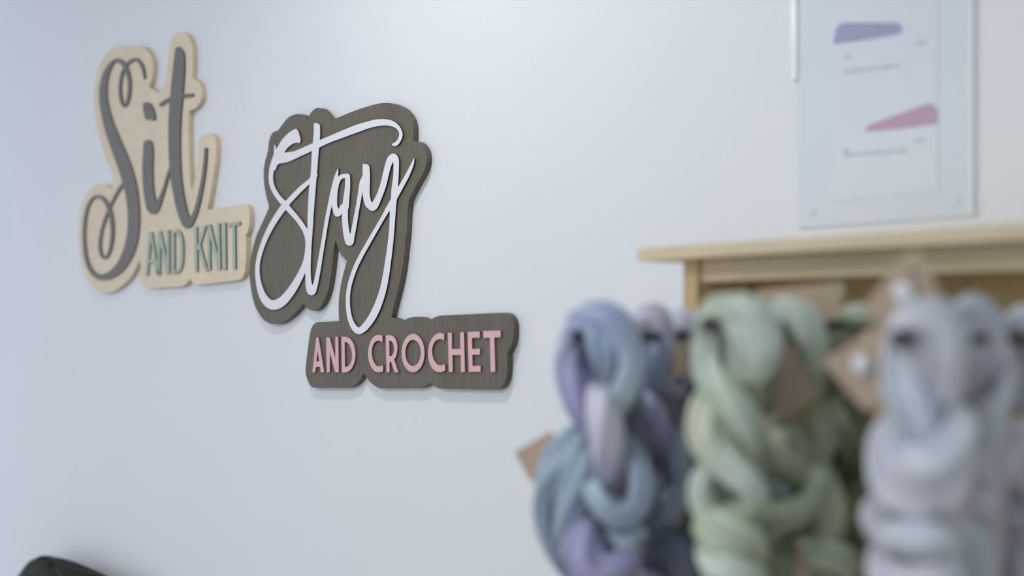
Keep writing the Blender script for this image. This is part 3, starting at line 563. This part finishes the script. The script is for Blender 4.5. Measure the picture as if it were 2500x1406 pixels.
GP, GL, GM, GD, GO, GC = (192, 204, 192), (174, 187, 166), (152, 164, 138), (108, 120, 90), (138, 140, 104), (200, 208, 184)  # the dark green also paints shade where strands tuck behind
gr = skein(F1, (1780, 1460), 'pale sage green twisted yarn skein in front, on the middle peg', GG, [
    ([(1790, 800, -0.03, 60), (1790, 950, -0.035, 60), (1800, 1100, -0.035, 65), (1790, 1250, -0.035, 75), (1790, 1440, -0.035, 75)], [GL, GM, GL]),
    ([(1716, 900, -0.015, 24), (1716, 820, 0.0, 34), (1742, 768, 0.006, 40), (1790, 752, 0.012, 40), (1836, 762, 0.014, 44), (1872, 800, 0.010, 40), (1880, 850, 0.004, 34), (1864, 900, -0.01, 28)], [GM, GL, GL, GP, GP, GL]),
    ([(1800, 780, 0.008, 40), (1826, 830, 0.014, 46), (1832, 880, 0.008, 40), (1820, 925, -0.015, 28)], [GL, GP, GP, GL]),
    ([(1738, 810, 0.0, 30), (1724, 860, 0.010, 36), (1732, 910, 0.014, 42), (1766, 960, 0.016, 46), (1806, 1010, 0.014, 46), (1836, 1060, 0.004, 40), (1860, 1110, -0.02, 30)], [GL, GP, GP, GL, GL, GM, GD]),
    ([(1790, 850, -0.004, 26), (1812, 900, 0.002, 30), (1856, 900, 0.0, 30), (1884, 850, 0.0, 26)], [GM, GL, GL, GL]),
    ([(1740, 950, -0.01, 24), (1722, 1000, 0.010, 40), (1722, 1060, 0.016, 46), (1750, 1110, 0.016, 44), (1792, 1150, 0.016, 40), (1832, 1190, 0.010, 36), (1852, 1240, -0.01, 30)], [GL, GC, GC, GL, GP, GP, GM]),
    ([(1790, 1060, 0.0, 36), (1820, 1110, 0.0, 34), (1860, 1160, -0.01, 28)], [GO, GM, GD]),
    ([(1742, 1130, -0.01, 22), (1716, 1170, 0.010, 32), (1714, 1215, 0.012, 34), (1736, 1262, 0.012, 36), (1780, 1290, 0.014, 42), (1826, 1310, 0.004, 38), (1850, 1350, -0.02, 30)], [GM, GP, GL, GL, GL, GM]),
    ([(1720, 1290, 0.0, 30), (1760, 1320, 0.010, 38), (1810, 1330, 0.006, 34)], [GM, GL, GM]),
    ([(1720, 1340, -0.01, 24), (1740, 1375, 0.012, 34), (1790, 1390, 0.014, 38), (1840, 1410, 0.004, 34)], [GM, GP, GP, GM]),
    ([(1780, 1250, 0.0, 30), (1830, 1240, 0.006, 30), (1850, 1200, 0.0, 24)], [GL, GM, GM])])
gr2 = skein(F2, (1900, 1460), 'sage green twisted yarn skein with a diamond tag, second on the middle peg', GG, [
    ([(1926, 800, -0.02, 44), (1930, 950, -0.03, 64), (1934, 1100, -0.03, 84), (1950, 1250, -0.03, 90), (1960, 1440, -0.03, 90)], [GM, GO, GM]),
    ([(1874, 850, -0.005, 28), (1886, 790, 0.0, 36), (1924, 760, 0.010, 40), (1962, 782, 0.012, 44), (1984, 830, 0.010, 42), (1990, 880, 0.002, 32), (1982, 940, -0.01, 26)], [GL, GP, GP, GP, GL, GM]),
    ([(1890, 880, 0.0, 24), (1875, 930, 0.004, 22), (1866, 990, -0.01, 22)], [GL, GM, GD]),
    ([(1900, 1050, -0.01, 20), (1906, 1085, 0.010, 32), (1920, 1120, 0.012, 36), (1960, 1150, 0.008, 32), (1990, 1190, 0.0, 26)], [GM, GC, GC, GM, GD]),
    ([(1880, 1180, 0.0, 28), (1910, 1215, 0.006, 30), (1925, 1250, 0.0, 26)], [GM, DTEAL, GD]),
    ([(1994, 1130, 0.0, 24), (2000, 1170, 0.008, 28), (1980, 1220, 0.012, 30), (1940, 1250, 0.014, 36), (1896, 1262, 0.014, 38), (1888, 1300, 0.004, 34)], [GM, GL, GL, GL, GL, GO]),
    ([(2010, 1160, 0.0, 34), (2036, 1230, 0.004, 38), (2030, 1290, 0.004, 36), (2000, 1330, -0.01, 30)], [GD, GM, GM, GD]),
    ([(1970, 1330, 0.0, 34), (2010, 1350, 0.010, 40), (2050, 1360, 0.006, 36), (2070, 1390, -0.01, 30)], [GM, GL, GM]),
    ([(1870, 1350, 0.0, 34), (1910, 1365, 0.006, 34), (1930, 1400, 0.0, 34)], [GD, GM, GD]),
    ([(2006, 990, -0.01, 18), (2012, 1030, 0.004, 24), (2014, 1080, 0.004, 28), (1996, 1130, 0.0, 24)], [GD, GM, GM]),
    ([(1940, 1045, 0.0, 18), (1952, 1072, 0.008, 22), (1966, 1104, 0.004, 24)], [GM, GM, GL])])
tag(gr2, F2, [(1926, 830), (1992, 950), (1990, 965), (1918, 1032), (1884, 990), (1896, 930)], d=0.014, dd=(0,) * 6)
tag(gr2, F2, [(1950, 1316), (1968, 1312), (1985, 1440), (1935, 1440)], d=0.018)
gr3 = skein(F3, (2060, 1460), 'sage green yarn skein hindmost on the middle peg behind tags, darkened with painted shade', GG, [  # whole skein darkened, its shade painted into the yarn colour
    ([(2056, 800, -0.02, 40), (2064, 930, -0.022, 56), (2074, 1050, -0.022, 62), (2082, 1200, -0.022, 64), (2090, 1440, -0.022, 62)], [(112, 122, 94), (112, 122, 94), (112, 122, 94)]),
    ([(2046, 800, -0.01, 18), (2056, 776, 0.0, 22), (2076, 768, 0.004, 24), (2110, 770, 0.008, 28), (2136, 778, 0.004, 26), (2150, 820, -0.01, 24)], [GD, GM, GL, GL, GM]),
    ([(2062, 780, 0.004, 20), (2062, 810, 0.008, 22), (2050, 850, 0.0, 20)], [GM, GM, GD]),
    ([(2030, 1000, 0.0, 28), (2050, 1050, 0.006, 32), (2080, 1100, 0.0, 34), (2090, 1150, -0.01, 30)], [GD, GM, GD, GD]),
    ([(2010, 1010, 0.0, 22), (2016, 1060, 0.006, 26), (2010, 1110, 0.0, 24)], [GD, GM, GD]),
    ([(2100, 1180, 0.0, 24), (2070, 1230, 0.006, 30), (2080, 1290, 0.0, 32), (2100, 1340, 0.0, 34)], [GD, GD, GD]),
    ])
tag(gr3, F3, [(1850, 708), (2052, 690), (2064, 700), (2036, 790), (1850, 800)], d=0.004, dd=(0,) * 5)

WH, WB, WL, WG, WD = (204, 209, 217), (194, 204, 213), (197, 197, 207), (168, 170, 178), (140, 140, 144)  # the darkest grey paints shade on tucked strand ends
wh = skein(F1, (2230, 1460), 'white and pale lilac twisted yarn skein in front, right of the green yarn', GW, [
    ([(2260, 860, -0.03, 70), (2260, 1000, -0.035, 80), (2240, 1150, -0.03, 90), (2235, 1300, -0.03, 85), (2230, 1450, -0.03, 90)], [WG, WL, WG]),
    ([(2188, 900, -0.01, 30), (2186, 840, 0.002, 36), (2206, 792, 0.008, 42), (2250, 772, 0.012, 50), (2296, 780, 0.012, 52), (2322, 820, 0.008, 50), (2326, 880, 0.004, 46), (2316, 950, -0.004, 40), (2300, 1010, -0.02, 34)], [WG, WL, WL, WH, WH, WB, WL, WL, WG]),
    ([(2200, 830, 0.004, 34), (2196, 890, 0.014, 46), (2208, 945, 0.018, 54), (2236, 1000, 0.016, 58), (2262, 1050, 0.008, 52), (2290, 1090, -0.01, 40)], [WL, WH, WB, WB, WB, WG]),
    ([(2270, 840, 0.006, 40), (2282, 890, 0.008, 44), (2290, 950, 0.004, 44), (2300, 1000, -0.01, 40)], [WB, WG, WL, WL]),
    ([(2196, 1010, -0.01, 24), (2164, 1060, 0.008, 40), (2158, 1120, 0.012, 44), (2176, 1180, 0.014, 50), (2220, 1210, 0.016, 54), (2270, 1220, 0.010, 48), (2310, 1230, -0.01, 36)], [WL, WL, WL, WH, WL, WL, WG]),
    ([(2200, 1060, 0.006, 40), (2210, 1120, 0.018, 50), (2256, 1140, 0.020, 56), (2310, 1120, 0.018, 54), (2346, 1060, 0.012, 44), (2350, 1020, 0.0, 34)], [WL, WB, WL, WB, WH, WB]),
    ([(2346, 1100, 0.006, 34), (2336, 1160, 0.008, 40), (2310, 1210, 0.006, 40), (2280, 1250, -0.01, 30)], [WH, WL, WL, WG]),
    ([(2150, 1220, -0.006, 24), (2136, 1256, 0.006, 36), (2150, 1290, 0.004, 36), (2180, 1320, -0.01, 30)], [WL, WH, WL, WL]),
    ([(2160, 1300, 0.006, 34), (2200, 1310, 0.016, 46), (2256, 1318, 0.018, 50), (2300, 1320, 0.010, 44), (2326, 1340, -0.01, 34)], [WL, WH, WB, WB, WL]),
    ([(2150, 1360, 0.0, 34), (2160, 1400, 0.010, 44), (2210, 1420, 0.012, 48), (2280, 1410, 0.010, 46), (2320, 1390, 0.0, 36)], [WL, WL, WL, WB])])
tag(wh, F1, [(2008, 880), (2150, 790), (2215, 900), (2130, 1004), (2100, 990)], hole=(2074, 884), bead=(2120, 890), d=-0.012, dd=(0,) * 5)
tag(wh, F1, [(2205, 622), (2245, 612), (2292, 712), (2250, 780), (2150, 800), (2112, 745)], hole=(2230, 668), bead=(2222, 716), d=-0.022, dd=(0,) * 6)
wh2 = skein(F2, (2400, 1460), 'grey white twisted yarn skein second on the right peg', GW, [
    ([(2390, 850, -0.025, 46), (2398, 1000, -0.04, 54), (2394, 1150, -0.04, 62), (2388, 1300, -0.04, 62), (2380, 1440, -0.04, 60)], [WG, WL, WG, WL]),
    ([(2340, 800, -0.005, 30), (2352, 760, 0.004, 34), (2384, 752, 0.008, 36), (2412, 778, 0.006, 36), (2424, 830, 0.004, 34), (2430, 890, 0.002, 30), (2420, 950, -0.01, 26)], [WG, WB, WB, WL, WL, WG]),
    ([(2390, 790, 0.006, 36), (2392, 850, 0.008, 38), (2378, 920, 0.006, 36), (2356, 980, 0.0, 30)], [WL, WL, WG, WD]),
    ([(2462, 900, 0.0, 22), (2448, 960, 0.006, 28), (2426, 1020, 0.010, 32), (2412, 1080, 0.006, 30), (2416, 1130, -0.01, 26)], [WG, WB, WB, WB, WG]),
    ([(2420, 1180, -0.01, 20), (2412, 1230, 0.004, 26), (2396, 1270, 0.0, 26)], [WG, WL, WG]),
    ([(2370, 1020, 0.0, 24), (2378, 1080, 0.008, 30), (2400, 1140, 0.006, 30), (2424, 1190, -0.01, 26)], [WL, WB, WL]),
    ([(2376, 1290, 0.0, 30), (2388, 1330, 0.008, 34), (2392, 1390, 0.006, 34), (2384, 1450, 0.0, 30)], [WB, WB, (170, 182, 194), WB])])
wh3 = skein(F3, (2490, 1460), 'grey white yarn skein hindmost on the right peg, cut by picture edge', GW, [
    ([(2490, 850, -0.015, 40), (2506, 1000, -0.02, 38), (2494, 1200, -0.02, 48), (2488, 1440, -0.02, 48)], [WG, WL, WG]),
    ([(2456, 830, 0.0, 22), (2466, 790, 0.004, 28), (2496, 776, 0.006, 32), (2528, 800, 0.004, 32), (2540, 860, 0.0, 30)], [WG, WB, WL, WL]),
    ([(2460, 850, 0.004, 22), (2464, 900, 0.006, 24), (2452, 950, 0.0, 22)], [WL, WL, WG]),
    ([(2500, 1050, 0.0, 30), (2486, 1100, 0.010, 36), (2482, 1150, 0.008, 36), (2500, 1200, -0.01, 30)], [WL, WL, WL, WD]),
    ([(2440, 1240, 0.0, 26), (2470, 1262, 0.008, 32), (2510, 1270, 0.004, 32)], [WG, WG, WD]),
    ([(2440, 1390, 0.0, 26), (2462, 1350, 0.006, 28), (2490, 1370, 0.006, 30), (2510, 1420, 0.0, 30)], [WG, WG, WL])])
tag(wh3, F3, [(2462, 1000), (2482, 985), (2500, 1020), (2480, 1040)], d=0.0)

cr = skein(F2, (1580, 1720), 'cream white yarn skein peeking up below the blue yarn', None, [
    ([(1584, 1450, -0.012, 30), (1590, 1540, -0.012, 40), (1590, 1640, -0.012, 40), (1590, 1740, -0.012, 30)], [WH, WL, WH]),
    ([(1560, 1500, -0.006, 20), (1552, 1450, 0.0, 24), (1566, 1420, 0.006, 26), (1592, 1420, 0.008, 26), (1614, 1450, 0.004, 26), (1610, 1500, 0.006, 28), (1580, 1545, 0.010, 30), (1560, 1590, 0.004, 28), (1570, 1640, -0.01, 24)], [WH, WH, WL, WH]),
    ([(1556, 1470, 0.0, 24), (1566, 1520, 0.004, 28), (1600, 1570, 0.010, 30), (1616, 1620, 0.008, 28), (1596, 1670, 0.008, 28), (1570, 1720, 0.0, 26)], [WL, WH, WH]),
    ([(1570, 1620, 0.0, 24), (1582, 1660, 0.006, 28), (1606, 1710, 0.006, 28), (1600, 1750, 0.0, 24)], [WH, WL])])
# pegs: dark metal rods out of the panel boards through the loops of the skeins
def peg(px, py, D, label):
    p = W(px, py, D); e = empty('display_peg', (p.x, yB - 0.0065, p.z), label, 'peg', 'metal display pegs')
    pts = [(p.x, yB - 0.0065, p.z), (p.x, -D - 0.02, p.z)]
    v, f, _ = tube_geo(pts, 0.0045, 16); o = mesh_obj('peg_rod', v, f, m_hole, e, True)
    v, f, _ = tube_geo([(p.x, -D - 0.0201, p.z), (p.x, -D - 0.023, p.z)], [0.0075, 0.0065], 16); mesh_obj('peg_cap', v, f, m_hole, e)
peg(1586, 1462, F2 + 0.006, 'dark metal peg low down carrying the cream yarn skein'); peg(1446, 822, F1 + 0.008, 'dark metal peg carrying the blue yarn skeins'); peg(1768, 793, F1 + 0.008, 'dark metal peg carrying the sage green yarn skeins'); peg(2233, 828, F1 + 0.012, 'dark metal peg carrying the white yarn skeins')

# ------------------------------------------------------------------ plant at the lower left
M = Mat('dark_leaf'); nz = M.noise(22, detail=4); r = M.ramp([(0.3, rgb(10, 22, 12)), (0.7, rgb(22, 38, 22))])
M.l(nz.outputs['Fac'], r.inputs[0]); M.l(r.outputs[0], M.b.inputs['Base Color']); M.b.inputs['Roughness'].default_value = 0.5; M.b.inputs['Specular IOR Level'].default_value = 0.12; m_leaf = M.m
m_stem = plain('plant_stem', rgb(60, 66, 44), 0.6, 0.1, 30)
m_pot = plain('white_glazed_pot', (0.7, 0.71, 0.72), 0.3, 0.03, 12)
m_soil = plain('potting_soil', (0.05, 0.04, 0.03), 0.9, 0.3, 60, bump=0.5)
LD = 0.10
pc = W(180, 1560, LD); pot_c = Vector((pc.x, -0.24, 0))
plant = empty('potted_plant', (pot_c.x, pot_c.y, 0), 'potted plant with broad dark green leaf rising at the lower left corner', 'plant')
def ring_geo(c, prof, n=40):
    V = []
    for r_, z in prof: V += [(c.x + r_ * math.cos(t), c.y + r_ * math.sin(t), z) for t in np.arange(n) * 2 * math.pi / n]
    F = [(i * n + k, i * n + (k + 1) % n, (i + 1) * n + (k + 1) % n, (i + 1) * n + k) for i in range(len(prof) - 1) for k in range(n)]
    F.append(tuple(range(n - 1, -1, -1))); return V, F
v, f = ring_geo(pot_c, [(0.10, 0.0), (0.12, 0.02), (0.145, 0.27), (0.15, 0.30), (0.14, 0.30), (0.133, 0.27), (0.11, 0.25), (0.001, 0.25)]); mesh_obj('pot', v, f, m_pot, plant, True)
v, f = ring_geo(pot_c, [(0.131, 0.256), (0.131, 0.262), (0.07, 0.268), (0.001, 0.27)]); mesh_obj('soil', v, f, m_soil, plant, True)
def leaf(base, tip, width, normal, droop=0.05, cup=0.03, ns=26, nt=15, stem_from=None):
    base = Vector(base); tip = Vector(tip); ax = tip - base; L = ax.length; ax.normalize(); nrm = Vector(normal); nrm -= ax * nrm.dot(ax); nrm.normalize(); sd = ax.cross(nrm)
    V = []
    for i in range(ns + 1):
        s = i / ns; wd = width * (math.sin(math.pi * min(1, s ** 0.62)) ** 0.75 if 0 < s < 1 else 0.0) + 0.0006
        for j in range(nt):
            t = 2 * j / (nt - 1) - 1
            vein = 0.0012 * math.cos(2 * math.pi * (s * 11 - abs(t) * 2.6)) * (abs(t) > 0.05)
            V.append(base + ax * (L * s) + sd * (wd * t) + nrm * (-droop * math.sin(math.pi * s) * -1 - cup * t * t * math.sin(math.pi * min(1, s * 1.1)) + vein - 0.003 * math.exp(-(t / 0.08) ** 2)))
    F = [(i * nt + j, i * nt + j + 1, (i + 1) * nt + j + 1, (i + 1) * nt + j) for i in range(ns) for j in range(nt - 1)]
    o = mesh_obj('leaf', V, F, m_leaf, plant, True)
    md = o.modifiers.new('thickness', 'SOLIDIFY'); md.thickness = 0.0012
    rib = [V[i * nt + nt // 2] + nrm * 0.0012 for i in range(ns + 1)]
    v, f, _ = tube_geo([tuple(p) for p in rib], np.linspace(0.003, 0.0008, ns + 1), 8); mesh_obj('midrib', v, f, m_stem, o, True)
    if stem_from is not None:
        m = (Vector(stem_from) + base) / 2 + Vector((0, -0.02, 0.03))
        v, f, _ = tube_geo(catmull([tuple(stem_from), tuple(m), tuple(base)], 8), 0.0035, 10); mesh_obj('leaf_stalk', v, f, m_stem, plant, True)
    return o
top = Vector((pot_c.x + 0.02, pot_c.y + 0.02, 0.70))
v, f, _ = tube_geo(catmull([(pot_c.x, pot_c.y, 0.262), (pot_c.x - 0.02, pot_c.y + 0.02, 0.6), tuple(top)], 8), np.linspace(0.012, 0.006, 17), 12); mesh_obj('stem', v, f, m_stem, plant, True)
# the leaf in view: hangs from its stalk, apex up, close to the wall
rows = catmull([(102, 118, 1357), (72, 178, 1371), (46, 256, 1404), (28, 312, 1434), (12, 362, 1484), (8, 388, 1545), (24, 380, 1610), (62, 340, 1680), (112, 270, 1745), (178, 196, 1800)], 5)
V = []; nt = 17; nr = len(rows)
def leaf_d(sv, t): return 0.05 + 0.035 * (0.5 - 0.5 * t) + 0.03 * (1 - t * t) * math.sin(math.pi * min(1, sv + 0.15)) - 0.004 * math.exp(-(t / 0.07) ** 2) + 0.003 * math.cos(2 * math.pi * (sv * 10 - abs(t) * 1.6)) * (0.2 + abs(t))
for i, (xl, xr, y) in enumerate(rows):
    for j in range(nt):
        t = 2 * j / (nt - 1) - 1; V.append(W(xl + (xr - xl) * (t + 1) / 2, y, leaf_d(i / (nr - 1), t)))
lf = mesh_obj('leaf', V, [(i * nt + j, i * nt + j + 1, (i + 1) * nt + j + 1, (i + 1) * nt + j) for i in range(nr - 1) for j in range(nt - 1)], m_leaf, plant, True, label='broad dark green leaf with faint veins')
md = lf.modifiers.new('thickness', 'SOLIDIFY'); md.thickness = 0.0014
v, f, _ = tube_geo([tuple(V[i * nt + nt // 2] + Vector((0, -0.001, -0.002))) for i in range(3, nr)], np.linspace(0.003, 0.0008, nr - 3), 8); mesh_obj('midrib', v, f, m_stem, lf, True)
st = V[4 * nt + nt // 2] + Vector((0, 0.004, 0))
v, f, _ = tube_geo(catmull([tuple(top), tuple((top + st) / 2 + Vector((0.0, 0.03, 0))), tuple(st + Vector((0, 0.012, -0.03))), tuple(st)], 8), 0.0035, 10); mesh_obj('leaf_stalk', v, f, m_stem, plant, True)
leaf(top + Vector((0.05, 0.06, -0.10)), top + Vector((0.34, 0.10, -0.20)), 0.07, (0.1, -0.4, 1), 0.03, 0.02, stem_from=top + Vector((-0.01, 0, -0.12)))
leaf(top + Vector((-0.06, -0.05, -0.16)), top + Vector((-0.30, -0.16, -0.28)), 0.075, (-0.2, -0.4, 1), 0.03, 0.02, stem_from=top + Vector((-0.01, 0, -0.25)))
leaf(top + Vector((0.06, -0.06, -0.30)), top + Vector((0.26, -0.22, -0.42)), 0.075, (0.2, -0.5, 1), 0.03, 0.02, stem_from=top + Vector((-0.02, 0, -0.40)))
